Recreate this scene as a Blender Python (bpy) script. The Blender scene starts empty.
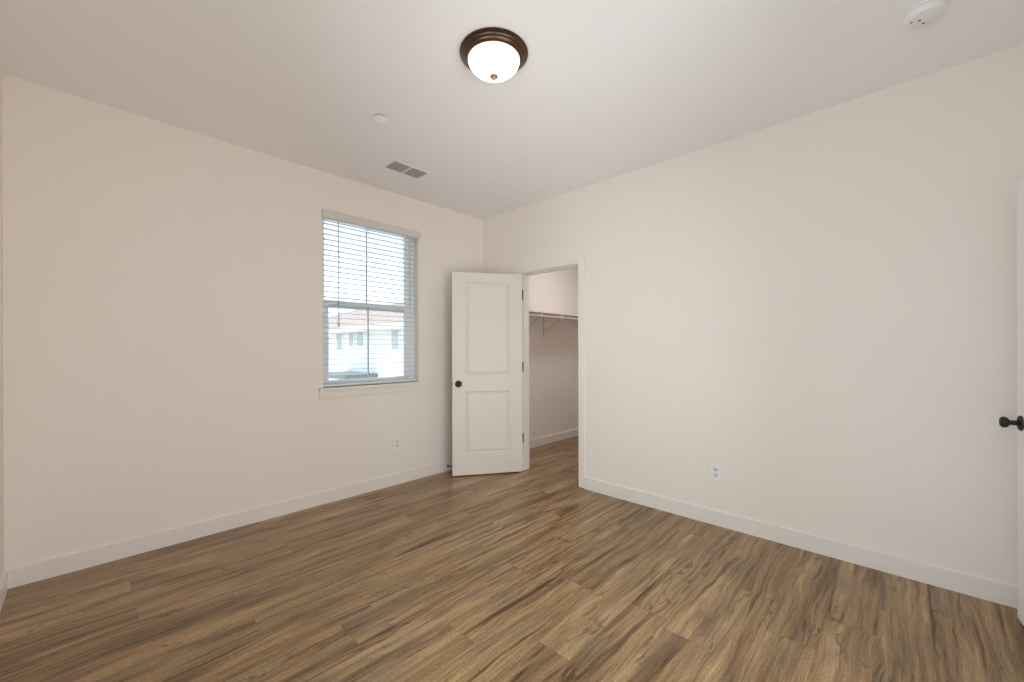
import bpy, bmesh, math, random
from mathutils import Vector, Matrix
C = bpy.context.scene.collection
PI = math.pi
# ------------------------------------------------------------------ camera
cam_data = bpy.data.cameras.new('camera')
cam = bpy.data.objects.new('camera', cam_data); C.objects.link(cam)
YAW = 0.7626
cam_data.sensor_width = 36.0
cam_data.lens = 409.39 * 36.0 / 1024.0
cam_data.shift_y = 8.4 / 1024.0
cam_data.clip_start = 0.02
cam_data.clip_end = 300
cam.matrix_world = (Matrix.Translation((0, 0, 1.26)) @ Matrix.Rotation(YAW - PI / 2, 4, 'Z')
                    @ Matrix.Rotation(PI / 2, 4, 'X') @ Matrix.Rotation(-0.0029, 4, 'Z'))
bpy.context.scene.camera = cam
# ------------------------------------------------------------------ exposure
vs = bpy.context.scene.view_settings
vs.view_transform = 'Standard'; vs.look = 'None'; vs.gamma = 1.0; vs.use_curve_mapping = False
vs.exposure = -0.18
cy = bpy.context.scene.cycles
cy.max_bounces = 16; cy.diffuse_bounces = 10; cy.glossy_bounces = 4; cy.transmission_bounces = 8; cy.transparent_max_bounces = 16
cy.caustics_reflective = False; cy.caustics_refractive = False
cy.use_denoising = True
cy.sample_clamp_indirect = 6.0
# ------------------------------------------------------------------ sky
wd = bpy.data.worlds.new('sky'); bpy.context.scene.world = wd; wd.use_nodes = True
wn = wd.node_tree; wn.nodes.clear()
w_out = wn.nodes.new('ShaderNodeOutputWorld'); w_bg = wn.nodes.new('ShaderNodeBackground')
w_tc = wn.nodes.new('ShaderNodeTexCoord'); w_sep = wn.nodes.new('ShaderNodeSeparateXYZ'); w_rmp = wn.nodes.new('ShaderNodeValToRGB')
wn.links.new(w_tc.outputs['Generated'], w_sep.inputs[0]); wn.links.new(w_sep.outputs['Z'], w_rmp.inputs[0])
w_rmp.color_ramp.elements[0].position = 0.0; w_rmp.color_ramp.elements[0].color = (0.88, 0.95, 1.0, 1)
w_rmp.color_ramp.elements[1].position = 0.8; w_rmp.color_ramp.elements[1].color = (0.45, 0.68, 1.0, 1)
wn.links.new(w_rmp.outputs[0], w_bg.inputs[0]); w_bg.inputs[1].default_value = 2.6
wn.links.new(w_bg.outputs[0], w_out.inputs[0])
# ------------------------------------------------------------------ sun: high, travelling along the window wall, kept out of the room by an added roof overhang
sd = bpy.data.lights.new('sun', 'SUN'); sd.energy = 5.0; sd.angle = 0.01; sd.color = (1.0, 0.94, 0.86)
sun = bpy.data.objects.new('sun', sd); C.objects.link(sun)
sun.rotation_euler = Vector((0.3, 0.0, -1.0)).to_track_quat('-Z', 'Y').to_euler()


def area(name, loc, direction, sx, sy, power, color):
    d = bpy.data.lights.new(name, 'AREA'); d.shape = 'RECTANGLE'; d.size = sx; d.size_y = sy; d.energy = power; d.color = color
    o = bpy.data.objects.new(name, d); C.objects.link(o); o.location = loc
    o.rotation_euler = Vector(direction).to_track_quat('-Z', 'Z').to_euler()
    return o


# area lamp added to brighten the room, outside a made-up patio door
area('added_patio_fill', (1.05, -0.62, 1.02), (0, 1, 0.18), 1.75, 1.95, 47.0, (1.0, 0.95, 0.89))
# cool fill lamp for the right wall, behind an added side window
area('added_side_fill', (-0.46, 0.55, 1.12), (1, 0, 0.1), 1.75, 1.75, 34.0, (0.95, 0.98, 1.0))
# sky light through the window in view
area('daylight_back_window', (1.81, 3.76, 1.70), (0, -1, -0.12), 0.88, 1.4, 6.0, (0.72, 0.86, 1.0))
# unseen lamp added above the closet to brighten its walls
area('closet_fill_lamp', (4.2, 2.55, 2.66), (0, 0, -1), 0.3, 0.3, 11.5, (0.97, 0.98, 1.0))

# ------------------------------------------------------------------ constants of the room
XR, YW, H = 3.128, 3.436, 2.724
XL, YF = -0.293, -0.450
WIN = (1.355, 2.268, 0.948, 2.405)           # window opening x0 x1 z0 z1
DO = (2.147, 2.861, 2.040)                   # closet opening y0 y1 z1
CX1, CY0 = 5.35, 1.40                        # closet far side


# ------------------------------------------------------------------ materials
def new_mat(name):
    m = bpy.data.materials.new(name); m.use_nodes = True
    nt = m.node_tree
    return m, nt, nt.nodes['Principled BSDF']


def node(nt, kind, **kw):
    n = nt.nodes.new(kind)
    for k, v in kw.items(): setattr(n, k, v)
    return n


def paint(name, col, rough=0.5, bump=0.0, scale=260.0, spec=0.5, var=0.0):
    m, nt, b = new_mat(name)
    b.inputs['Base Color'].default_value = (*col, 1); b.inputs['Roughness'].default_value = rough
    b.inputs['Specular IOR Level'].default_value = spec
    tc = node(nt, 'ShaderNodeTexCoord')
    ns = node(nt, 'ShaderNodeTexNoise'); ns.inputs['Scale'].default_value = scale; ns.inputs['Detail'].default_value = 2
    nt.links.new(tc.outputs['Object'], ns.inputs['Vector'])
    if bump:
        bp = node(nt, 'ShaderNodeBump'); bp.inputs['Strength'].default_value = bump; bp.inputs['Distance'].default_value = 0.004
        nt.links.new(ns.outputs['Fac'], bp.inputs['Height']); nt.links.new(bp.outputs[0], b.inputs['Normal'])
    mx = node(nt, 'ShaderNodeMix', data_type='RGBA')
    mx.inputs['A'].default_value = (*[c * (1 - var) for c in col], 1); mx.inputs['B'].default_value = (*[min(1, c * (1 + var)) for c in col], 1)
    nt.links.new(ns.outputs['Fac'], mx.inputs['Factor']); nt.links.new(mx.outputs['Result'], b.inputs['Base Color'])
    return m


def metal(name, col, rough, metallic=1.0):
    m, nt, b = new_mat(name)
    b.inputs['Metallic'].default_value = metallic; b.inputs['Roughness'].default_value = rough
    tc = node(nt, 'ShaderNodeTexCoord'); ns = node(nt, 'ShaderNodeTexNoise'); ns.inputs['Scale'].default_value = 40
    nt.links.new(tc.outputs['Object'], ns.inputs['Vector'])
    mx = node(nt, 'ShaderNodeMix', data_type='RGBA')
    mx.inputs['A'].default_value = (*[c * 0.8 for c in col], 1); mx.inputs['B'].default_value = (*[c * 1.2 for c in col], 1)
    nt.links.new(ns.outputs['Fac'], mx.inputs['Factor']); nt.links.new(mx.outputs['Result'], b.inputs['Base Color'])
    return m


WALL = paint('wall_paint', (0.825, 0.765, 0.715), 0.75, 0.12, 190, 0.3, 0.01)
CEIL = paint('ceiling_paint', (0.90, 0.88, 0.89), 0.85, 0.10, 190, 0.2, 0.01)
TRIM = paint('white_trim_paint', (0.81, 0.755, 0.71), 0.38, 0.0, 60, 0.5, 0.006)
DOORP = paint('door_paint', (0.725, 0.67, 0.61), 0.42, 0.03, 300, 0.5, 0.006)
ROD = paint('pale_wood_rod', (0.60, 0.50, 0.44), 0.45, 0.0, 60, 0.4, 0.06)
BRKT = paint('bracket_white_shaded', (0.52, 0.50, 0.47), 0.4, 0.0, 60, 0.5, 0.02)  # white bracket paint darkened, its shading put into the colour
WHITE = paint('white_plastic', (0.81, 0.77, 0.74), 0.35, 0.0, 60, 0.5, 0.004)
SMOKE = paint('detector_plastic', (0.80, 0.80, 0.80), 0.45, 0.0, 60, 0.5, 0.004)
VINYL = paint('window_vinyl', (0.83, 0.86, 0.90), 0.35, 0.0, 60, 0.5, 0.004)
VALANCE = paint('blind_valance_paint', (0.66, 0.635, 0.60), 0.5, 0.0, 60, 0.4, 0.004)
SLAT = paint('blind_slat_paint', (0.70, 0.70, 0.69), 0.45, 0.0, 60, 0.5, 0.004)
DARK = paint('dark_void', (0.035, 0.033, 0.03), 0.8, 0.0, 60, 0.2, 0.1)
DUCT = paint('grey_duct_paint', (0.40, 0.39, 0.385), 0.6, 0.0, 60, 0.3, 0.05)
CORDM = paint('white_cord', (0.75, 0.75, 0.74), 0.8, 0.0, 60, 0.2, 0.02)
WAND = paint('clear_grey_wand', (0.42, 0.44, 0.48), 0.25, 0.0, 60, 0.5, 0.02)
BLACK = metal('oil_rubbed_black', (0.012, 0.010, 0.009), 0.5, 0.2)
BRONZE = metal('oil_rubbed_bronze', (0.11, 0.066, 0.044), 0.36, 0.9)
VENTP = paint('vent_paint', (0.89, 0.875, 0.885), 0.6, 0.0, 60, 0.3, 0.004)
DISC = paint('sprinkler_white', (0.93, 0.94, 0.95), 0.4, 0.0, 60, 0.5, 0.004)
FINIAL = metal('light_bronze', (0.42, 0.29, 0.20), 0.4, 0.7)
DOORP_DAYLIT = paint('door_paint_daylit', (0.84, 0.85, 0.865), 0.4, 0.03, 300, 0.5, 0.006)  # common door paint with cool window daylight put into the colour
PLATE = paint('outlet_plastic', (0.83, 0.81, 0.81), 0.35, 0.0, 60, 0.5, 0.004)
RECEP = paint('receptacle_plastic', (0.66, 0.64, 0.63), 0.35, 0.0, 60, 0.5, 0.004)
PORCH = paint('porch_roof_grey', (0.20, 0.22, 0.21), 0.9, 0.0, 30, 0.2, 0.05)
STEEL = metal('screw_steel', (0.6, 0.58, 0.55), 0.35)
STUCCO = paint('house_stucco', (0.88, 0.87, 0.85), 0.9, 0.1, 30, 0.2, 0.03)
FASCIA = paint('house_fascia', (0.62, 0.61, 0.61), 0.7, 0.0, 30, 0.2, 0.03)
HGLASS = paint('house_window_glass', (0.40, 0.47, 0.455), 0.25, 0.0, 10, 0.5, 0.1)
GROUNDM = paint('pale_concrete_ground', (0.62, 0.60, 0.57), 0.9, 0.0, 5, 0.2, 0.05)


def glass_mat():
    m = bpy.data.materials.new('window_glass'); m.use_nodes = True
    nt = m.node_tree; nt.nodes.clear()
    o = node(nt, 'ShaderNodeOutputMaterial'); mx = node(nt, 'ShaderNodeMixShader'); t = node(nt, 'ShaderNodeBsdfTransparent'); g = node(nt, 'ShaderNodeBsdfGlossy')
    fr = node(nt, 'ShaderNodeFresnel'); fr.inputs['IOR'].default_value = 1.3
    t.inputs[0].default_value = (0.95, 0.98, 0.98, 1); g.inputs['Roughness'].default_value = 0.02
    nt.links.new(fr.outputs[0], mx.inputs[0]); nt.links.new(t.outputs[0], mx.inputs[1]); nt.links.new(g.outputs[0], mx.inputs[2]); nt.links.new(mx.outputs[0], o.inputs[0])
    return m


GLASS = glass_mat()


def alabaster():
    """glowing bowl: brightest low in the bowl by the bulbs, creamier and dimmer towards its rim"""
    m, nt, b = new_mat('alabaster_lamp_glass')
    tc = node(nt, 'ShaderNodeTexCoord'); ns = node(nt, 'ShaderNodeTexNoise'); ns.inputs['Scale'].default_value = 14; ns.inputs['Detail'].default_value = 3; ns.inputs['Distortion'].default_value = 1.5
    nt.links.new(tc.outputs['Object'], ns.inputs['Vector'])
    sp_ = node(nt, 'ShaderNodeSeparateXYZ'); nt.links.new(tc.outputs['Object'], sp_.inputs[0])
    mr = node(nt, 'ShaderNodeMapRange'); mr.inputs['From Min'].default_value = -0.035; mr.inputs['From Max'].default_value = -0.105
    nt.links.new(sp_.outputs['Z'], mr.inputs['Value'])
    ad = node(nt, 'ShaderNodeMath', operation='MULTIPLY_ADD'); ad.inputs[1].default_value = 0.35
    nt.links.new(ns.outputs['Fac'], ad.inputs[0]); nt.links.new(mr.outputs[0], ad.inputs[2])
    r = node(nt, 'ShaderNodeValToRGB')
    r.color_ramp.elements[0].position = 0.22; r.color_ramp.elements[0].color = (0.13, 0.095, 0.06, 1)
    r.color_ramp.elements[1].position = 0.95; r.color_ramp.elements[1].color = (1.0, 0.90, 0.74, 1)
    nt.links.new(ad.outputs[0], r.inputs[0]); nt.links.new(r.outputs[0], b.inputs['Emission Color'])
    b.inputs['Emission Strength'].default_value = LAMP
    b.inputs['Base Color'].default_value = (0.85, 0.8, 0.7, 1); b.inputs['Roughness'].default_value = 0.3
    return m


LAMP = 6.5
ALAB = alabaster()


def roof_tile():
    m, nt, b = new_mat('clay_roof_tile')
    tc = node(nt, 'ShaderNodeTexCoord'); wv = node(nt, 'ShaderNodeTexWave'); wv.inputs['Scale'].default_value = 2.2; wv.bands_direction = 'Y'
    ns = node(nt, 'ShaderNodeTexNoise'); ns.inputs['Scale'].default_value = 3
    nt.links.new(tc.outputs['Object'], wv.inputs['Vector']); nt.links.new(tc.outputs['Object'], ns.inputs['Vector'])
    mx = node(nt, 'ShaderNodeMix', data_type='RGBA'); mx.inputs['A'].default_value = (0.40, 0.28, 0.23, 1); mx.inputs['B'].default_value = (0.50, 0.375, 0.315, 1)
    nt.links.new(ns.outputs['Fac'], mx.inputs['Factor']); nt.links.new(mx.outputs['Result'], b.inputs['Base Color'])
    bp = node(nt, 'ShaderNodeBump'); bp.inputs['Distance'].default_value = 0.05; nt.links.new(wv.outputs['Fac'], bp.inputs['Height']); nt.links.new(bp.outputs[0], b.inputs['Normal'])
    b.inputs['Roughness'].default_value = 0.9
    return m


ROOF = roof_tile()


def plank_floor():
    """Wood look planks 0.178 m wide running along X: every plank has its own tone, grain, knots and cracks."""
    m, nt, b = new_mat('wood_plank_floor')
    L = nt.links.new

    def mth(op, a, c=None, d=None):
        n = node(nt, 'ShaderNodeMath', operation=op)
        for i, v in enumerate((a, c, d)):
            if v is None: continue
            if isinstance(v, (int, float)): n.inputs[i].default_value = v
            else: L(v, n.inputs[i])
        return n.outputs[0]

    def comb(x, y, z):
        n = node(nt, 'ShaderNodeCombineXYZ')
        for i, v in enumerate((x, y, z)):
            if isinstance(v, (int, float)): n.inputs[i].default_value = v
            else: L(v, n.inputs[i])
        return n.outputs[0]

    def white(vec):
        n = node(nt, 'ShaderNodeTexWhiteNoise', noise_dimensions='3D'); L(vec, n.inputs['Vector']); return n

    def noise(vec, scale, detail, rough=0.5, dist=0.0):
        n = node(nt, 'ShaderNodeTexNoise'); n.inputs['Scale'].default_value = scale; n.inputs['Detail'].default_value = detail
        n.inputs['Roughness'].default_value = rough; n.inputs['Distortion'].default_value = dist
        L(vec, n.inputs['Vector']); return n.outputs['Fac']

    def ramp(fac, stops):
        n = node(nt, 'ShaderNodeValToRGB'); cr = n.color_ramp
        while len(cr.elements) < len(stops): cr.elements.new(0.5)
        for e, (p, c) in zip(cr.elements, stops):
            e.position = p; e.color = (*c, 1) if not isinstance(c, float) else (c, c, c, 1)
        L(fac, n.inputs[0]); return n.outputs[0]

    def mix(kind, fac, a, c):
        n = node(nt, 'ShaderNodeMix', data_type='RGBA', blend_type=kind)
        for k, v in (('Factor', fac), ('A', a), ('B', c)):
            if isinstance(v, float): n.inputs[k].default_value = v
            elif isinstance(v, tuple): n.inputs[k].default_value = (*v, 1)
            else: L(v, n.inputs[k])
        return n.outputs['Result']

    geo = node(nt, 'ShaderNodeNewGeometry'); sep = node(nt, 'ShaderNodeSeparateXYZ'); L(geo.outputs['Position'], sep.inputs[0])
    X, Y = sep.outputs['X'], sep.outputs['Y']
    W, LEN = 0.178, 1.50
    yr = mth('DIVIDE', mth('ADD', Y, 10 * W - 0.800 + W * 0.0), W)
    row = mth('FLOOR', yr); fy = mth('FRACT', yr)
    off = white(comb(row, 3.7, FLOOR_SEED)).outputs['Value']
    xr = mth('ADD', mth('DIVIDE', X, LEN), mth('MULTIPLY', off, 7.0))
    col = mth('FLOOR', xr); fx = mth('FRACT', xr)
    rnd = white(comb(row, col, FLOOR_SEED))
    rv = rnd.outputs['Value']; rs = node(nt, 'ShaderNodeSeparateColor'); L(rnd.outputs['Color'], rs.inputs[0])
    ox = mth('MULTIPLY', rs.outputs[0], 40.0); oy = mth('MULTIPLY', rs.outputs[1], 40.0)
    # coordinates of this plank's own piece of wood
    px = mth('ADD', X, ox); py = mth('ADD', Y, oy)
    warp = noise(comb(mth('MULTIPLY', px, 2.2), mth('MULTIPLY', py, 5.0), 1.0), 1.0, 2)
    pyw = mth('ADD', py, mth('MULTIPLY', warp, 0.075))
    fine = noise(comb(mth('MULTIPLY', px, 7.0), mth('MULTIPLY', pyw, 240.0), 2.0), 1.0, 4, 0.7)
    grain = noise(comb(mth('MULTIPLY', px, 1.1), mth('MULTIPLY', pyw, 44.0), 4.0), 1.0, 5, 0.65)
    broad = noise(comb(mth('MULTIPLY', px, 0.9), mth('MULTIPLY', pyw, 9.0), 6.0), 1.0, 3, 0.55)
    blotch = noise(comb(mth('MULTIPLY', px, 2.6), mth('MULTIPLY', py, 9.0), 7.0), 1.0, 3, 0.5)
    speck = noise(comb(mth('MULTIPLY', px, 70.0), mth('MULTIPLY', py, 170.0), 9.0), 1.0, 2, 0.75)
    tone = mth('ADD', mth('ADD', 0.03, mth('MULTIPLY', rv, 0.06)), mth('ADD', mth('MULTIPLY', broad, 0.52), mth('MULTIPLY', grain, 0.62)))
    base = ramp(tone, [(0.41, (0.100, 0.053, 0.021)), (0.53, (0.215, 0.125, 0.053)), (0.63, (0.345, 0.217, 0.101)), (0.73, (0.46, 0.305, 0.155)), (0.88, (0.56, 0.385, 0.21))])
    grey = mix('MIX', mth('MULTIPLY', ramp(blotch, [(0.45, 0.0), (0.66, 1.0)]), 0.45), base, (0.205, 0.150, 0.098))
    c1 = mix('MULTIPLY', 0.85, grey, ramp(fine, [(0.28, (0.50, 0.46, 0.41)), (0.5, (0.95, 0.94, 0.93)), (0.72, (1.28, 1.28, 1.28))]))
    c1 = mix('MULTIPLY', 0.75, c1, ramp(speck, [(0.3, (0.60, 0.58, 0.55)), (0.5, (1.0, 1.0, 1.0)), (0.7, (1.32, 1.32, 1.32))]))
    # dark streaks, smudges and cracks along the grain
    strk = noise(comb(mth('MULTIPLY', px, 1.15), mth('MULTIPLY', pyw, 24.0), 11.0), 1.0, 4, 0.6, 0.3)
    c2 = mix('MULTIPLY', ramp(strk, [(0.575, 0.0), (0.66, 1.0)]), c1, (0.42, 0.34, 0.26))
    smg = noise(comb(mth('MULTIPLY', px, 1.5), mth('MULTIPLY', pyw, 7.5), 13.0), 1.0, 3, 0.6)
    c2 = mix('MULTIPLY', ramp(smg, [(0.55, 0.0), (0.74, 1.0)]), c2, (0.40, 0.33, 0.26))
    crk = noise(comb(mth('MULTIPLY', px, 1.3), mth('MULTIPLY', pyw, 11.0), 15.0), 1.0, 3, 0.6, 0.6)
    line = mth('ABSOLUTE', mth('SUBTRACT', crk, 0.5))
    gate = noise(comb(mth('MULTIPLY', px, 1.5), mth('MULTIPLY', py, 5.0), 19.0), 1.0, 2)
    crack = mth('MULTIPLY', ramp(line, [(0.0, 1.0), (0.018, 0.0)]), ramp(gate, [(0.50, 0.0), (0.58, 1.0)]))
    c3 = mix('MULTIPLY', mth('MULTIPLY', crack, 0.85), c2, (0.30, 0.22, 0.16))
    # seams between planks
    dy = mth('MULTIPLY', mth('MINIMUM', fy, mth('SUBTRACT', 1.0, fy)), W)
    dx = mth('MULTIPLY', mth('MINIMUM', fx, mth('SUBTRACT', 1.0, fx)), LEN)
    edge = mth('MINIMUM', dy, dx)
    seam = ramp(mth('MULTIPLY', edge, 100.0), [(0.08, 1.0), (0.20, 0.0)])
    c4 = mix('MULTIPLY', mth('MULTIPLY', seam, 0.45), c3, (0.35, 0.30, 0.26))
    L(c4, b.inputs['Base Color'])
    rg = mth('ADD', 0.24, mth('MULTIPLY', fine, 0.14)); L(rg, b.inputs['Roughness'])
    b.inputs['Specular IOR Level'].default_value = 0.45
    hgt = mth('SUBTRACT', mth('MULTIPLY', fine, 0.35), mth('ADD', seam, mth('MULTIPLY', crack, 0.5)))
    bp = node(nt, 'ShaderNodeBump'); bp.inputs['Strength'].default_value = 0.22; bp.inputs['Distance'].default_value = 0.001
    L(hgt, bp.inputs['Height']); L(bp.outputs[0], b.inputs['Normal'])
    return m


FLOOR_SEED = 2.0
FLOORM = plank_floor()


# ------------------------------------------------------------------ mesh helpers
class MB:
    """Collects shapes and links them as one mesh object."""
    def __init__(s): s.bm = bmesh.new(); s.smooth = False

    def _put(s, verts, mat=None):
        if mat is not None: bmesh.ops.transform(s.bm, matrix=mat, verts=verts)

    def box(s, x0, x1, y0, y1, z0, z1, bevel=0.0, mat=None):
        r = bmesh.ops.create_cube(s.bm, size=1.0); vv = r['verts']
        for v in vv:
            v.co = Vector((x0 if v.co.x < 0 else x1, y0 if v.co.y < 0 else y1, z0 if v.co.z < 0 else z1))
        if bevel:
            ed = list({e for v in vv for e in v.link_edges})
            rr = bmesh.ops.bevel(s.bm, geom=ed, offset=bevel, segments=2, affect='EDGES', profile=0.6)
            vv = rr['verts'] + [v for v in vv if v.is_valid and v not in rr['verts']]
            vv = list({v for v in vv if v.is_valid})
        s._put(vv, mat); return s

    def lathe(s, prof, n=40, mat=None):
        """prof: (radius, z) points turned about Z."""
        rings = []; allv = []
        for r, z in prof:
            if r < 1e-6: rings.append([s.bm.verts.new((0, 0, z))])
            else: rings.append([s.bm.verts.new((r * math.cos(2 * PI * k / n), r * math.sin(2 * PI * k / n), z)) for k in range(n)])
            allv += rings[-1]
        for A, B in zip(rings, rings[1:]):
            for k in range(n):
                k2 = (k + 1) % n
                f = [A[0], B[k], B[k2]] if len(A) == 1 and len(B) > 1 else [A[k], A[k2], B[0]] if len(B) == 1 and len(A) > 1 else [A[k], A[k2], B[k2], B[k]] if len(A) > 1 else None
                if f: s.bm.faces.new(f)
        for R in (rings[0], rings[-1]):
            if len(R) > 1: s.bm.faces.new(R)
        s.smooth = True; s._put(allv, mat); return s

    def cyl(s, p, q, r, n=16, r2=None):
        p, q = Vector(p), Vector(q); d = q - p
        m = Matrix.Translation(p) @ d.to_track_quat('Z', 'Y').to_matrix().to_4x4()
        r2 = r if r2 is None else r2
        s.lathe([(r, 0), (r2, d.length)], n, m); return s

    def tube(s, pts, r, n=10):
        pts = [Vector(p) for p in pts]; rings = []
        for i, p in enumerate(pts):
            t = (pts[min(i + 1, len(pts) - 1)] - pts[max(i - 1, 0)]).normalized()
            q = t.to_track_quat('Z', 'Y').to_matrix()
            rings.append([s.bm.verts.new(p + q @ Vector((r * math.cos(2 * PI * k / n), r * math.sin(2 * PI * k / n), 0))) for k in range(n)])
        for A, B in zip(rings, rings[1:]):
            for k in range(n): s.bm.faces.new([A[k], A[(k + 1) % n], B[(k + 1) % n], B[k]])
        s.bm.faces.new(rings[0]); s.bm.faces.new(rings[-1]); s.smooth = True; return s

    def prism(s, outline, axis, a, b):
        """outline in the two other axes, pushed along axis ('X', 'Y' or 'Z') from a to b."""
        def P(u, v, w): return {'X': (w, u, v), 'Y': (u, w, v), 'Z': (u, v, w)}[axis]
        A = [s.bm.verts.new(P(u, v, a)) for u, v in outline]; B = [s.bm.verts.new(P(u, v, b)) for u, v in outline]
        n = len(A)
        for k in range(n): s.bm.faces.new([A[k], A[(k + 1) % n], B[(k + 1) % n], B[k]])
        s.bm.faces.new(A); s.bm.faces.new(B); return s

    def build(s, name, mat, parent=None):
        bmesh.ops.recalc_face_normals(s.bm, faces=s.bm.faces[:])
        me = bpy.data.meshes.new(name); s.bm.to_mesh(me); s.bm.free(); me.materials.append(mat)
        if s.smooth:
            for p in me.polygons: p.use_smooth = True
            me.set_sharp_from_angle(angle=math.radians(38))
        o = bpy.data.objects.new(name, me); C.objects.link(o)
        if parent is not None: o.parent = parent
        return o


def tag(o, label, cat, group=None, kind=None):
    o['label'] = label; o['category'] = cat
    if group: o['group'] = group
    if kind: o['kind'] = kind
    return o


def thing(name, loc, label, cat, group=None, kind=None, rz=0.0):
    o = bpy.data.objects.new(name, None); C.objects.link(o); o.empty_display_size = 0.1
    o.location = loc; o.rotation_euler = (0, 0, rz)
    return tag(o, label, cat, group, kind)


def wall_holes(mb, axis, a, b, u0, u1, z0, z1, holes):
    """wall slab normal to axis between a and b, spanning u0..u1 and z0..z1, with rectangular holes (u0,u1,z0,z1)."""
    def slab(p, q, r, t):
        if q - p < 1e-5 or t - r < 1e-5: return
        if axis == 'Y': mb.box(p, q, a, b, r, t)
        else: mb.box(a, b, p, q, r, t)
    cur = u0
    for h in sorted(holes):
        slab(cur, h[0], z0, z1); slab(h[0], h[1], z0, h[2]); slab(h[0], h[1], h[3], z1); cur = h[1]
    slab(cur, u1, z0, z1)


# ------------------------------------------------------------------ the room shell
ST = 'structure'
mb = MB(); mb.box(XL - 0.12, CX1 + 0.12, YF - 1.4, YW + 0.14, -0.12, 0.0)
tag(mb.build('floor', FLOORM), 'brown wood look plank floor running through room and closet', 'floor', kind=ST)
mb = MB(); mb.box(XL - 0.12, CX1 + 0.12, YF - 1.4, YW + 0.14, H, H + 0.15)
tag(mb.build('ceiling', CEIL), 'flat off white painted ceiling above the whole room', 'ceiling', kind=ST)
mb = MB(); wall_holes(mb, 'Y', YW, YW + 0.14, XL - 0.12, CX1 + 0.12, 0, H, [(WIN[0], WIN[1], WIN[2] - 0.022, WIN[3])])
tag(mb.build('wall_back', WALL), 'off white wall with the blind covered window, reaching into the closet', 'wall', kind=ST)
mb = MB(); wall_holes(mb, 'X', XR, XR + 0.127, YF - 0.12, YW, 0, H, [(DO[0] - 0.02, DO[1] + 0.02, 0, DO[2] + 0.02)])
tag(mb.build('wall_right', WALL), 'off white wall pierced by the closet doorway', 'wall', kind=ST)
SW = (-0.32, 1.42, 0.22, 2.06)
mb = MB(); wall_holes(mb, 'X', XL - 0.12, XL, YF - 0.12, YW, 0, H, [SW])
tag(mb.build('wall_left', WALL), 'off white wall edge beside the wall with the window', 'wall', kind=ST)
FW = (0.15, 1.95, 0.03, 2.06)
FD = (2.222, 3.008, 2.045)
mb = MB(); wall_holes(mb, 'Y', YF - 0.12, YF, XL, XR, 0, H, [FW, (FD[0] - 0.02, FD[1] + 0.02, 0, FD[2] + 0.02)])
tag(mb.build('wall_front', WALL), 'off white wall that holds the entry door with black knob', 'wall', kind=ST)
# hallway end beyond the entry door
mb = MB(); mb.box(FD[0] - 0.4, XR + 0.127, YF - 1.4, YF - 1.28, 0, H)
tag(mb.build('wall_hall', WALL), 'off white hallway wall beyond the entry door', 'wall', kind=ST)
mb = MB(); mb.box(FD[0] - 0.4, FD[0] - 0.28, YF - 1.28, YF - 0.12, 0, H)
tag(mb.build('wall_hall_side', WALL), 'off white side wall of the hallway beyond the entry door', 'wall', kind=ST)
mb = MB(); mb.box(XR, XR + 0.127, YF - 1.28, YF - 0.12, 0, H)
tag(mb.build('wall_hall_end', WALL), 'off white end wall of the hallway beyond the entry door', 'wall', kind=ST)
# closet shell
mb = MB(); mb.box(CX1, CX1 + 0.12, CY0 - 0.12, YW, 0, H)
tag(mb.build('wall_closet_right', WALL), 'off white far wall inside the closet', 'wall', kind=ST)
mb = MB(); mb.box(XR + 0.127, CX1, CY0 - 0.12, CY0, 0, H)
tag(mb.build('wall_closet_front', WALL), 'off white near wall inside the closet', 'wall', kind=ST)


mb = MB(); mb.box(XL - 0.75, CX1 + 0.75, YF - 2.0, YW + 0.35, H + 0.15, H + 0.32)  # unseen slab, overhang added to shade the side window from the sun
tag(mb.build('sun_shade_roof', FASCIA), 'added roof slab with an overhang that keeps the sun out of the rooms', 'roof', kind=ST)


# baseboards: flat board with an eased top edge
def bb_profile(face, sgn, h=0.108, t=0.014):
    return [(face, 0.0), (face + sgn * t, 0.0), (face + sgn * t, h - 0.006), (face + sgn * (t - 0.004), h - 0.001), (face + sgn * 0.003, h), (face, h)]


def baseboard(name, label, runs):
    m = MB()
    for axis, face, sgn, a, b in runs:
        m.prism(bb_profile(face, sgn), axis, a, b)
    return tag(m.build(name, TRIM), label, 'baseboard', kind=ST)


baseboard('baseboard_back', 'white baseboard along the wall under the window', [('X', YW, -1, XL, XR)])
baseboard('baseboard_right', 'white baseboard along the wall right of the closet doorway', [('Y', XR, -1, YF, DO[0] - 0.068)])
baseboard('baseboard_right_corner', 'short white baseboard in the corner behind the closet door', [('Y', XR, -1, DO[1] + 0.068, YW - 0.014)])
baseboard('baseboard_left', 'white baseboard end beside the corner of the window wall', [('Y', XL, 1, YF, YW - 0.014)])
baseboard('baseboard_front', 'white baseboard on the wall of the entry door', [('X', YF, 1, XL + 0.014, FW[0]), ('X', YF, 1, FW[1], FD[0] - 0.068)])
baseboard('baseboard_closet', 'white baseboard along the back wall inside the closet', [('X', YW, -1, XR + 0.127, CX1)])
baseboard('baseboard_closet_right', 'white baseboard on the far closet wall', [('Y', CX1, -1, CY0, YW - 0.014)])


# door frames: jamb boards with a stop, casing boards
def jamb_x(name, label, x0, x1, y0, y1, zt, stop):
    m = MB(); t = 0.019
    m.box(x0, x1, y0 - t, y0, 0.0, zt + t, 0.001); m.box(x0, x1, y1, y1 + t, 0.0, zt + t, 0.001); m.box(x0, x1, y0, y1, zt, zt + t)
    s0, s1 = stop
    m.box(s0, s1, y0, y0 + 0.011, 0.0, zt); m.box(s0, s1, y1 - 0.011, y1, 0.0, zt); m.box(s0, s1, y0 + 0.011, y1 - 0.011, zt - 0.011, zt)
    return tag(m.build(name, TRIM), label, 'door frame', kind=ST)


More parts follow.
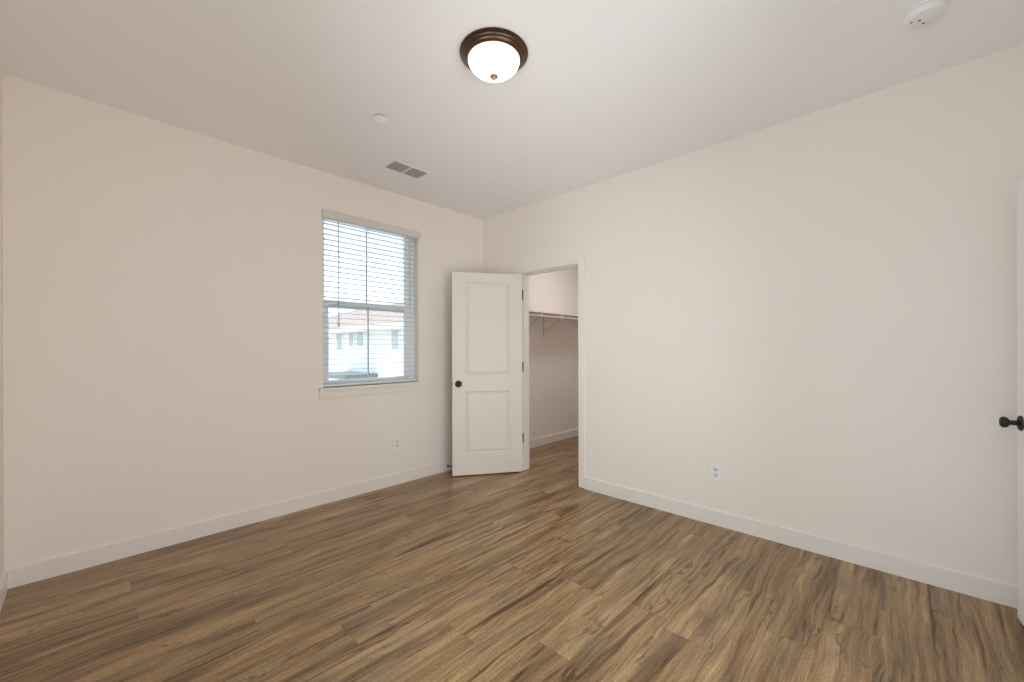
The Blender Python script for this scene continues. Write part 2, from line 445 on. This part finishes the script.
jamb_x('trim_1', 'white jamb lining the closet doorway', XR - 0.002, XR + 0.129, DO[0], DO[1], DO[2], (XR + 0.040, XR + 0.075))
m = MB(); cw = 0.064; ry = 0.005; ct = 0.013
m.box(XR - ct, XR, DO[0] - ry - cw, DO[0] - ry, 0.007, DO[2] + ry + cw, 0.0025)
m.box(XR - ct, XR, DO[1] + ry, DO[1] + ry + cw, 0.007, DO[2] + ry + cw, 0.0025)
m.box(XR - ct, XR, DO[0] - ry, DO[1] + ry, DO[2] + ry, DO[2] + ry + cw, 0.0025)
tag(m.build('trim_2', TRIM), 'flat white casing around the closet doorway', 'door casing', kind=ST)
m = MB(); t = 0.019
m.box(FD[0] - t, FD[0], YF - 0.122, YF + 0.002, 0, FD[2] + t); m.box(FD[1], FD[1] + t, YF - 0.122, YF + 0.002, 0, FD[2] + t); m.box(FD[0], FD[1], YF - 0.122, YF + 0.002, FD[2], FD[2] + t)
m.box(FD[0] - ry - cw, FD[0] - ry, YF, YF + ct, 0.006, FD[2] + ry + cw, 0.0025); m.box(FD[1] + ry, FD[1] + ry + cw, YF, YF + ct, 0.006, FD[2] + ry + cw, 0.0025)
m.box(FD[0] - ry, FD[1] + ry, YF, YF + ct, FD[2] + ry, FD[2] + ry + cw, 0.0025)
tag(m.build('trim_3', TRIM), 'white frame of the entry door', 'door frame', kind=ST)

# window stool and apron
m = MB()
m.box(WIN[0] - 0.036, WIN[1] + 0.010, YW - 0.036, YW, WIN[2] - 0.022, WIN[2], 0.004)
m.box(WIN[0], WIN[1], YW - 0.002, YW + 0.09, WIN[2] - 0.022, WIN[2])
tag(m.build('trim_4', TRIM), 'white stool board under the window blind', 'window sill', kind=ST)
m = MB(); m.box(WIN[0] - 0.034, WIN[1] + 0.008, YW - 0.016, YW, WIN[2] - 0.083, WIN[2] - 0.0225, 0.003)
tag(m.build('trim_5', TRIM), 'white apron board below the window stool', 'window trim', kind=ST)

# ------------------------------------------------------------------ window: vinyl single hung, grille bar down the middle
w1 = thing('window_1', (0, 0, 0), 'white vinyl single hung window behind the blind', 'window', kind=ST)
x0, x1, z0, z1 = WIN
ya, yb = YW + 0.075, YW + 0.135
m = MB(); fw = 0.040
m.box(x0, x0 + fw, ya, yb, z0, z1, 0.003); m.box(x1 - fw, x1, ya, yb, z0, z1, 0.003)
m.box(x0 + fw, x1 - fw, ya, yb, z1 - fw, z1, 0.003); m.box(x0 + fw, x1 - fw, ya, yb, z0, z0 + 0.020, 0.003)
m.build('frame', VINYL, w1)
MID = 1.655


def sash(name, u0, u1, p0, p1, s, zb, zt, y0, y1):
    m = MB()
    m.box(u0, p0, y0, y1, zb, zt, 0.002); m.box(p1, u1, y0, y1, zb, zt, 0.002)
    m.box(p0, p1, y0, y1, zb, zb + s[0], 0.002); m.box(p0, p1, y0, y1, zt - s[1], zt, 0.002)
    o = m.build(name, VINYL, w1)
    g = MB(); g.box(p0, p1, (y0 + y1) / 2 - 0.002, (y0 + y1) / 2 + 0.002, zb + s[0], zt - s[1]); g.build('pane', GLASS, o)
    b = MB(); xm = 1.797; b.box(xm - 0.0065, xm + 0.0065, (y0 + y1) / 2 + 0.004, (y0 + y1) / 2 + 0.010, zb + s[0], zt - s[1]); b.build('grille_bar', FASCIA, o)
    return o


sash('lower_sash', x0 + 0.036, x1 - 0.036, x0 + 0.080, x1 - 0.108, (0.030, 0.036), z0 + 0.020, MID + 0.030, YW + 0.082, YW + 0.105)
sash('upper_sash', x0 + 0.038, x1 - 0.038, x0 + 0.054, x1 - 0.088, (0.036, 0.03), MID - 0.034, z1 - 0.02, YW + 0.108, YW + 0.130)
# unseen patio door behind the camera, added as an opening for the fill lamp
w2 = thing('added_patio_door', (0, 0, 0), 'white framed glass patio door added out of view in the entry door wall', 'window', kind=ST)
m = MB()
for a_, b_ in ((FW[0], FW[0] + 0.05), (FW[1] - 0.05, FW[1]), (1.025, 1.075)): m.box(a_, b_, YF - 0.10, YF - 0.05, FW[2], FW[3])
m.box(FW[0] + 0.05, FW[1] - 0.05, YF - 0.10, YF - 0.05, FW[2], FW[2] + 0.05); m.box(FW[0] + 0.05, FW[1] - 0.05, YF - 0.10, YF - 0.05, FW[3] - 0.05, FW[3])
m.build('frame', VINYL, w2)
m = MB(); m.box(FW[0] + 0.05, FW[1] - 0.05, YF - 0.078, YF - 0.074, FW[2] + 0.05, FW[3] - 0.05); m.build('pane', GLASS, w2)

w3 = thing('added_side_window', (0, 0, 0), 'white framed window added out of view in the side wall left of the camera', 'window', kind=ST)  # made-up window, there to let the side fill lamp in
m = MB()
for a_, b_ in ((SW[0], SW[0] + 0.05), (SW[1] - 0.05, SW[1]), (0.525, 0.575)): m.box(XL - 0.10, XL - 0.05, a_, b_, SW[2], SW[3])
m.box(XL - 0.10, XL - 0.05, SW[0] + 0.05, SW[1] - 0.05, SW[2], SW[2] + 0.05); m.box(XL - 0.10, XL - 0.05, SW[0] + 0.05, SW[1] - 0.05, SW[3] - 0.05, SW[3])
m.build('frame', VINYL, w3)
m = MB(); m.box(XL - 0.078, XL - 0.074, SW[0] + 0.05, SW[1] - 0.05, SW[2] + 0.05, SW[3] - 0.05); m.build('pane', GLASS, w3)

# ------------------------------------------------------------------ venetian blind
bl = thing('venetian_blind', (0, 0, 0), 'white horizontal slat blind lowered over the window with slats open', 'blind')
m = MB(); m.box(1.349, 2.293, YW - 0.014, YW - 0.002, 2.350, 2.418, 0.003)
m.box(1.349, 1.354, YW - 0.002, YW, 2.350, 2.418); m.box(2.288, 2.293, YW - 0.002, YW, 2.350, 2.418)
m.build('valance', VALANCE, bl)
bx0, bx1 = 1.359, 2.248
m = MB(); m.box(bx0, bx1, YW + 0.006, YW + 0.058, 2.345, 2.400, 0.003); m.build('headrail', SLAT, bl)
yc = YW + 0.034
PITCH = 0.0435; zb = 1.006
m = MB()
nsl = int((2.335 - zb) / PITCH) + 1
tilt = Matrix.Rotation(math.radians(2.0), 4, 'X')
for k in range(nsl):
    z = zb + k * PITCH
    top = []; bot = []
    for j in range(7):                                             # a gentle crown across the slat
        u = -0.025 + 0.05 * j / 6
        top.append((yc + u, z + 0.0016 * (1 - (u / 0.025) ** 2) + 0.0015 - u * 0.028)); bot.append((yc + u, z + 0.0016 * (1 - (u / 0.025) ** 2) - 0.0015 - u * 0.028))
    m.prism(top + bot[::-1], 'X', bx0, bx1)
m.build('slats', SLAT, bl)
m = MB(); m.box(bx0, bx1, yc - 0.025, yc + 0.025, 0.956, 0.973, 0.003); m.build('bottom_rail', SLAT, bl)
for xx in (1.50, 1.81, 2.12):
    m = MB()
    for dy in (-0.0262, 0.0262): m.cyl((xx, yc + dy, 0.965), (xx, yc + dy, 2.35), 0.0008, 6)
    m.build('ladder_cord', CORDM, bl)
m = MB(); m.cyl((1.487, YW + 0.002, 2.345), (1.487, YW + 0.002, 1.462), 0.0040, 8); m.lathe([(0.0, 0), (0.0055, 0.004), (0.0055, 0.03), (0.004, 0.034)], 10, Matrix.Translation((1.487, YW + 0.002, 1.455)))
m.build('tilt_wand', WAND, bl)


# ------------------------------------------------------------------ two panel doors
def knob_parts(root, x, z, side, y):
    """side +1 / -1: which face; axis along local Y."""
    mat = Matrix.Translation((x, y, z)) @ Matrix.Rotation(-side * PI / 2, 4, 'X')
    m = MB(); m.lathe([(0, 0), (0.034, 0), (0.034, 0.004), (0.031, 0.008), (0.017, 0.011), (0.0115, 0.015), (0.0105, 0.032), (0.012, 0.036), (0.018, 0.039), (0.0235, 0.044),
                       (0.0255, 0.050), (0.0248, 0.057), (0.0195, 0.063), (0.011, 0.0655), (0, 0.066)], 32, mat)
    return m.build('door_knob', BLACK, root)


def two_panel_door(name, loc, rz, w, label, paint_, zt=2.028):
    """local X runs from hinge edge (0) to latch edge (w); local Y 0..-0.035 or so is the thickness: face at y=0 looks to +Y."""
    zb, t = 0.012, 0.035
    root = thing(name, loc, label, 'door', kind=ST, rz=rz)
    st = 0.134 * w / 0.711
    pan = [(0.222, 0.842), (1.004, zt - 0.098)]
    m = MB()
    # stiles and rails around the two panel fields
    m.box(0, st, -t, 0, zb, zt, 0.0012); m.box(w - st, w, -t, 0, zb, zt, 0.0012)
    m.box(st, w - st, -t, 0, zb, pan[0][0]); m.box(st, w - st, -t, 0, pan[0][1], pan[1][0]); m.box(st, w - st, -t, 0, pan[1][1], zt)
    m.build('leaf', paint_, root)
    for a_, b_ in pan:
        pm = MB()
        # moulded panel: slope in, flat groove, slope out to a raised field, on both faces
        prof = [(0.0, 0.0), (0.009, 0.0105), (0.016, 0.0115), (0.030, 0.004), (0.036, 0.0030)]
        for s_ in (0, 1):
            loops = []
            for ins, dep in prof:
                y = -dep if s_ == 0 else -t + dep
                loops.append([pm.bm.verts.new(c) for c in ((st + ins, y, a_ + ins), (w - st - ins, y, a_ + ins), (w - st - ins, y, b_ - ins), (st + ins, y, b_ - ins))])
            for A, B in zip(loops, loops[1:]):
                for k in range(4): pm.bm.faces.new([A[k], A[(k + 1) % 4], B[(k + 1) % 4], B[k]])
            pm.bm.faces.new(loops[-1])
            if s_ == 0: first = loops[0]
            else:
                for k in range(4): pm.bm.faces.new([first[k], first[(k + 1) % 4], loops[0][(k + 1) % 4], loops[0][k]])
        pm.build('panel', paint_, root)
    for s_, y in ((1, 0.0), (-1, -t)): knob_parts(root, w - 0.060, 0.919, s_, y)
    m = MB(); m.box(w - 0.001, w + 0.0015, -t / 2 - 0.0125, -t / 2 + 0.0125, 0.889, 0.949, 0.0006); m.cyl((w, -t / 2, 0.919), (w + 0.009, -t / 2, 0.919), 0.008, 14); m.build('latch_plate', BLACK, root)
    return root


A0 = Vector((3.103, 2.820)); B0 = Vector((2.523, 3.211)); dd = (B0 - A0)
rzc = math.atan2(dd.y, dd.x)                                       # leaf opens 125 degrees into the room
# face looking at the camera is the local +Y side when local X runs hinge -> latch mirrored; rotate so +Y looks at the camera
d1 = two_panel_door('door_1', (A0.x, A0.y, 0), rzc, 0.711, 'open white two panel closet door leaf with round black knob', DOORP)
# the camera looks at the side that is local +Y after rotating: check and shift by the leaf thickness if needed
nrm = Vector((-math.sin(rzc), math.cos(rzc)))
if nrm.dot(-A0) < 0:
    off = nrm * 0.035; d1.location = (A0.x + off.x, A0.y + off.y, 0)
# hinges of the closet door, parts of the door
inv = Matrix.Translation(d1.location) @ Matrix.Rotation(rzc, 4, 'Z'); inv.invert()
pin = Vector((3.1185, 2.8310, 0))
for zc in (0.345, 1.077, 1.82):
    m = MB()
    m.cyl((pin.x, pin.y, zc - 0.046), (pin.x, pin.y, zc + 0.046), 0.0090, 14); m.lathe([(0.0095, 0), (0.0095, 0.003), (0.004, 0.007), (0, 0.008)], 14, Matrix.Translation((pin.x, pin.y, zc + 0.046)))
    m.box(pin.x - 0.001, XR + 0.032, DO[1] - 0.0025, DO[1] - 0.0005, zc - 0.044, zc + 0.044)
    h = m.build('hinge', BLACK, d1); h.data.transform(inv)

E2 = Vector((2.990, -0.381)); ang = math.radians(5.2)
H2 = E2 - 0.757 * Vector((math.cos(ang), math.sin(ang)))
d2 = two_panel_door('door_2', (H2.x, H2.y, 0), ang, 0.757, 'white entry door standing slightly ajar with round black knob', DOORP_DAYLIT, 2.020)

# ------------------------------------------------------------------ ceiling light
lx, ly = 1.4045, 1.4597
lt = thing('ceiling_light', (lx, ly, H), 'flush ceiling light with bronze pan and glowing bowl glass shade', 'light')
m = MB(); m.lathe([(0, 0), (0.166, 0), (0.168, -0.003), (0.168, -0.008), (0.163, -0.011), (0.158, -0.013), (0.157, -0.017), (0.152, -0.022), (0.147, -0.024), (0.145, -0.028), (0.139, -0.034), (0.132, -0.037), (0.128, -0.036), (0.127, -0.031), (0, -0.031)], 64)
m.build('pan', BRONZE, lt)
m = MB(); pr = []
R, dz = 0.129, 0.076
for k in range(15):
    t_ = k / 14 * PI / 2; pr.append((R * math.cos(t_) if k < 14 else 0.0, -0.034 - dz * math.sin(t_) ** 1.12))
m.lathe([(0.127, -0.031)] + pr, 56)
m.build('glass_shade', ALAB, lt)
m = MB(); zf = -0.034 - dz
m.lathe([(0, zf + 0.003), (0.017, zf + 0.002), (0.0215, zf - 0.003), (0.0205, zf - 0.008), (0.014, zf - 0.013), (0.010, zf - 0.016), (0.0085, zf - 0.021), (0.004, zf - 0.025), (0, zf - 0.027)], 24)
m.build('finial', FINIAL, lt)

# ------------------------------------------------------------------ smoke detector
sx, sy = 2.517, -0.071
sm = thing('smoke_detector', (sx, sy, H), 'round white smoke detector on the ceiling near the entry door', 'smoke detector')
m = MB(); m.lathe([(0, 0), (0.068, 0), (0.069, -0.003), (0.068, -0.008), (0.065, -0.009), (0, -0.009)], 56); m.build('mounting_plate', SMOKE, sm)
m = MB(); m.lathe([(0, -0.009), (0.064, -0.009), (0.0670, -0.011), (0.0665, -0.033), (0.064, -0.038), (0.061, -0.0395), (0, -0.040)], 56); m.build('cover', SMOKE, sm)
for (ux, uy, rr) in ((-0.005, 0.016, 0.0050), (0.028, 0.004, 0.0050), (-0.012, 0.042, 0.0042)):
    m = MB(); m.lathe([(0, -0.0390), (rr, -0.0390), (rr, -0.0405), (0, -0.0408)], 16, Matrix.Translation((ux, uy, 0))); m.build('sounder_hole', DARK, sm)

# ------------------------------------------------------------------ concealed sprinkler cover
sp = thing('sprinkler_cover', (1.294, 2.374, H), 'small round white sprinkler cover plate on the ceiling near the vent', 'sprinkler')
m = MB(); m.lathe([(0, 0), (0.036, 0), (0.036, -0.012), (0, -0.012)], 40); m.build('collar', DUCT, sp)
m = MB(); m.lathe([(0, -0.012), (0.041, -0.012), (0.0432, -0.0135), (0.042, -0.0155), (0, -0.0165)], 44); m.build('cover_disc', DISC, sp)

# ------------------------------------------------------------------ ceiling vent
vx, vy = 1.822, 2.922
vt = thing('ceiling_vent', (vx, vy, H), 'white ceiling air register with two grey louvre banks near the window', 'vent')
m = MB(); hw, hd, fr_, th = 0.172, 0.096, 0.020, 0.004
m.box(-hw, hw, -hd, -hd + fr_, -th, 0, 0.002); m.box(-hw, hw, hd - fr_, hd, -th, 0, 0.002)
m.box(-hw, -hw + fr_, -hd + fr_, hd - fr_, -th, 0, 0.002); m.box(hw - fr_, hw, -hd + fr_, hd - fr_, -th, 0, 0.002)
m.box(-0.007, 0.007, -hd + fr_, hd - fr_, -th, 0, 0.001)
m.build('frame', VENTP, vt)
m = MB(); m.box(-hw + fr_, hw - fr_, -hd + fr_, hd - fr_, -0.0012, -0.0002); m.build('duct_backing', DUCT, vt)
for u0, u1, sg in ((-hw + fr_, -0.007, 1), (0.007, hw - fr_, -1)):
    m = MB()
    for k in range(9):
        yy = -hd + fr_ + 0.010 + k * 0.0162
        m.box(-0.5, 0.5, -0.5, 0.5, -0.5, 0.5, 0, Matrix.Translation(((u0 + u1) / 2, yy, -0.0034)) @ Matrix.Rotation(math.radians(30), 4, 'X') @ Matrix.Diagonal((u1 - u0 - 0.002, 0.0085, 0.0009, 1)))
    m.build('louvres', VENTP, vt)


# ------------------------------------------------------------------ outlets
def outlet(loc, rz, label):
    """built facing local -Y."""
    root = thing('wall_outlet', loc, label, 'outlet', group='duplex wall outlets', rz=rz)
    m = MB(); m.box(-0.035, 0.035, -0.0065, 0, -0.0575, 0.0575, 0.0020); m.build('cover_plate', PLATE, root)
    for zc in (0.0195, -0.0195):
        m = MB(); pts = []
        for k in range(28):
            a_ = 2 * PI * k / 28; pts.append((0.0172 * math.cos(a_), max(-0.0128, min(0.0128, 0.0172 * math.sin(a_))) + zc))
        m.prism(pts, 'Y', -0.0085, -0.006); r = m.build('receptacle', RECEP, root)
        for xx, hh in ((-0.0064, 0.0045), (0.0064, 0.0038)):
            s_ = MB(); s_.box(xx - 0.0012, xx + 0.0012, -0.0088, -0.0080, zc + 0.003 - hh, zc + 0.003 + hh); s_.build('slot', DARK, r)
        s_ = MB(); s_.cyl((0, -0.0088, zc - 0.0082), (0, -0.0080, zc - 0.0082), 0.0026, 12); s_.build('ground_hole', DARK, r)
    m = MB(); m.lathe([(0, 0), (0.0032, 0), (0.0030, 0.0010), (0, 0.0014)], 14, Matrix.Translation((0, -0.0055, 0)) @ Matrix.Rotation(PI / 2, 4, 'X')); m.build('screw', STEEL, root)
    return root


outlet((2.027, YW, 0.380), 0.0, 'white outlet low on the window wall between window and closet door')
outlet((XR, 0.971, 0.376), -PI / 2, 'white outlet low on the wall right of the closet doorway')

# ------------------------------------------------------------------ door stop on the baseboard
ds = thing('door_stop', (2.611, YW - 0.014, 0.052), 'small black door stop on the baseboard behind the closet door', 'door stop')
m = MB(); m.lathe([(0, 0), (0.011, 0), (0.010, 0.005), (0.005, 0.008), (0, 0.008)], 18, Matrix.Rotation(PI / 2, 4, 'X')); m.build('base', BLACK, ds)
m = MB(); m.cyl((0, -0.007, 0), (0, -0.066, 0), 0.0038, 12); m.build('rod', BLACK, ds)
m = MB(); m.lathe([(0, 0), (0.0065, 0), (0.0075, 0.003), (0.007, 0.012), (0, 0.014)], 16, Matrix.Translation((0, -0.066, 0)) @ Matrix.Rotation(PI / 2, 4, 'X')); m.build('rubber_tip', BLACK, ds)

# ------------------------------------------------------------------ closet shelf, rod and brackets
ZS = 1.700
m = MB(); m.box(XR + 0.129, CX1 - 0.002, YW - 0.305, YW - 0.001, ZS, ZS + 0.018, 0.002)
tag(m.build('closet_shelf', TRIM), 'long white shelf board across the closet back wall', 'shelf')
m = MB(); m.tube([(XR + 0.120, YW - 0.285, ZS - 0.040), (4.2, YW - 0.285, ZS - 0.040), (CX1 - 0.004, YW - 0.285, ZS - 0.040)], 0.0165, 20)
tag(m.build('closet_rod', ROD), 'pale wooden hanging rod under the closet shelf', 'closet rod')


def bracket(x, label):
    root = thing('shelf_bracket', (x, YW, ZS), label, 'bracket', group='closet shelf and rod brackets')
    m = MB(); m.box(-0.012, 0.012, -0.0035, -0.0005, -0.270, -0.004, 0.001); m.box(-0.012, 0.020, -0.010, -0.0035, -0.270, -0.264, 0.001); m.build('wall_plate', BRKT, root)
    m = MB(); m.box(-0.010, 0.010, -0.296, -0.004, -0.0035, -0.0005, 0.001); m.build('shelf_arm', BRKT, root)
    m = MB(); pts = []
    for k in range(15):
        t_ = k / 14; pts.append((0, -0.006 - 0.250 * t_, -0.175 - 0.035 * math.sin(PI * min(1, t_ * 1.6)) * (1 - t_) + 0.125 * t_ ** 1.6))
    m.tube(pts, 0.0042, 8); m.build('brace', BRKT, root)
    m = MB(); pts = [(0, -0.296, -0.003)]
    for k in range(15):
        a_ = PI / 2 - 0.5 - k / 14 * 3.6; pts.append((0, -0.285 - 0.0215 * math.cos(a_), -0.048 + 0.0215 * math.sin(a_)))
    pts[1:] = [(0, -0.285 - 0.0215 * math.cos(b_), -0.040 + 0.0215 * math.sin(b_)) for b_ in [0.9 - k / 14 * 3.3 for k in range(15)]]
    m.tube(pts, 0.0075, 8); m.build('rod_hook', WHITE, root)
    return root


bracket(4.200, 'white closet bracket whose wall plate shows below the rod')
bracket(3.795, 'white closet bracket nearest the door hinges, only its hook showing')

# ------------------------------------------------------------------ outside: neighbouring house seen through the blind
GZ = -3.0
m = MB(); m.box(-40, 60, YW + 0.6, 90, GZ - 0.2, GZ)
tag(m.build('ground', GROUNDM), 'pale paved ground outside the window', 'ground', kind=ST)
HX = 6.0
hs = thing('neighbour_house', (HX, 12, GZ), 'pale two storey house with tiled roof seen through the window', 'house')


def hb(x0, x1, y0, y1, z0, z1): return (x0 - HX, x1 - HX, y0 - 12, y1 - 12, z0 - GZ, z1 - GZ)


m = MB(); m.box(*hb(HX, HX + 5.2, 8.4, 19.0, GZ, 1.90)); m.build('wall', STUCCO, hs)
m = MB()
ra = [(-0.45, -4.0), (5.5, -4.0), (5.5, 7.4), (-0.45, 7.4)]
ev = [m.bm.verts.new((x_, y_, 1.92 - GZ)) for x_, y_ in ra]; ul = [m.bm.verts.new((x_, y_, 1.86 - GZ)) for x_, y_ in ra]
r0, r1 = m.bm.verts.new((2.2, -1.0, 2.97 - GZ)), m.bm.verts.new((2.2, 5.0, 2.97 - GZ))
for f_ in ([ev[0], ev[1], r0], [ev[1], ev[2], r1, r0], [ev[2], ev[3], r1], [ev[3], ev[0], r0, r1], ul): m.bm.faces.new(f_)
for k in range(4): m.bm.faces.new([ev[k], ev[(k + 1) % 4], ul[(k + 1) % 4], ul[k]])
m.build('roof', ROOF, hs)
m = MB(); m.tube([(-0.45, 7.4, 1.95 - GZ), (2.2, 5.0, 3.0 - GZ), (2.2, -1.0, 3.0 - GZ)], 0.07, 8); m.build('ridge_cap', FASCIA, hs)
m = MB(); m.box(*hb(HX - 0.52, HX - 0.45, 8.0, 19.4, 1.80, 1.95)); m.build('fascia', FASCIA, hs)
for y0_, y1_, za, zb_ in ((13.55, 13.95, 1.28, 1.80), (12.05, 12.45, 1.38, 1.80), (12.75, 13.0, 1.38, 1.80), (10.0, 10.35, 1.28, 1.80)):
    m = MB(); m.box(*hb(HX - 0.04, HX, y0_ - 0.06, y1_ + 0.06, za - 0.06, zb_ + 0.05)); f = m.build('window_frame', STUCCO, hs)
    m = MB(); m.box(*hb(HX - 0.05, HX - 0.041, y0_, y1_, za, zb_)); m.build('window_pane', HGLASS, f)
m = MB(); m.box(*hb(HX - 1.0, HX - 0.01, 11.2, 13.2, 0.43, 0.56)); m.build('porch_roof', PORCH, hs)
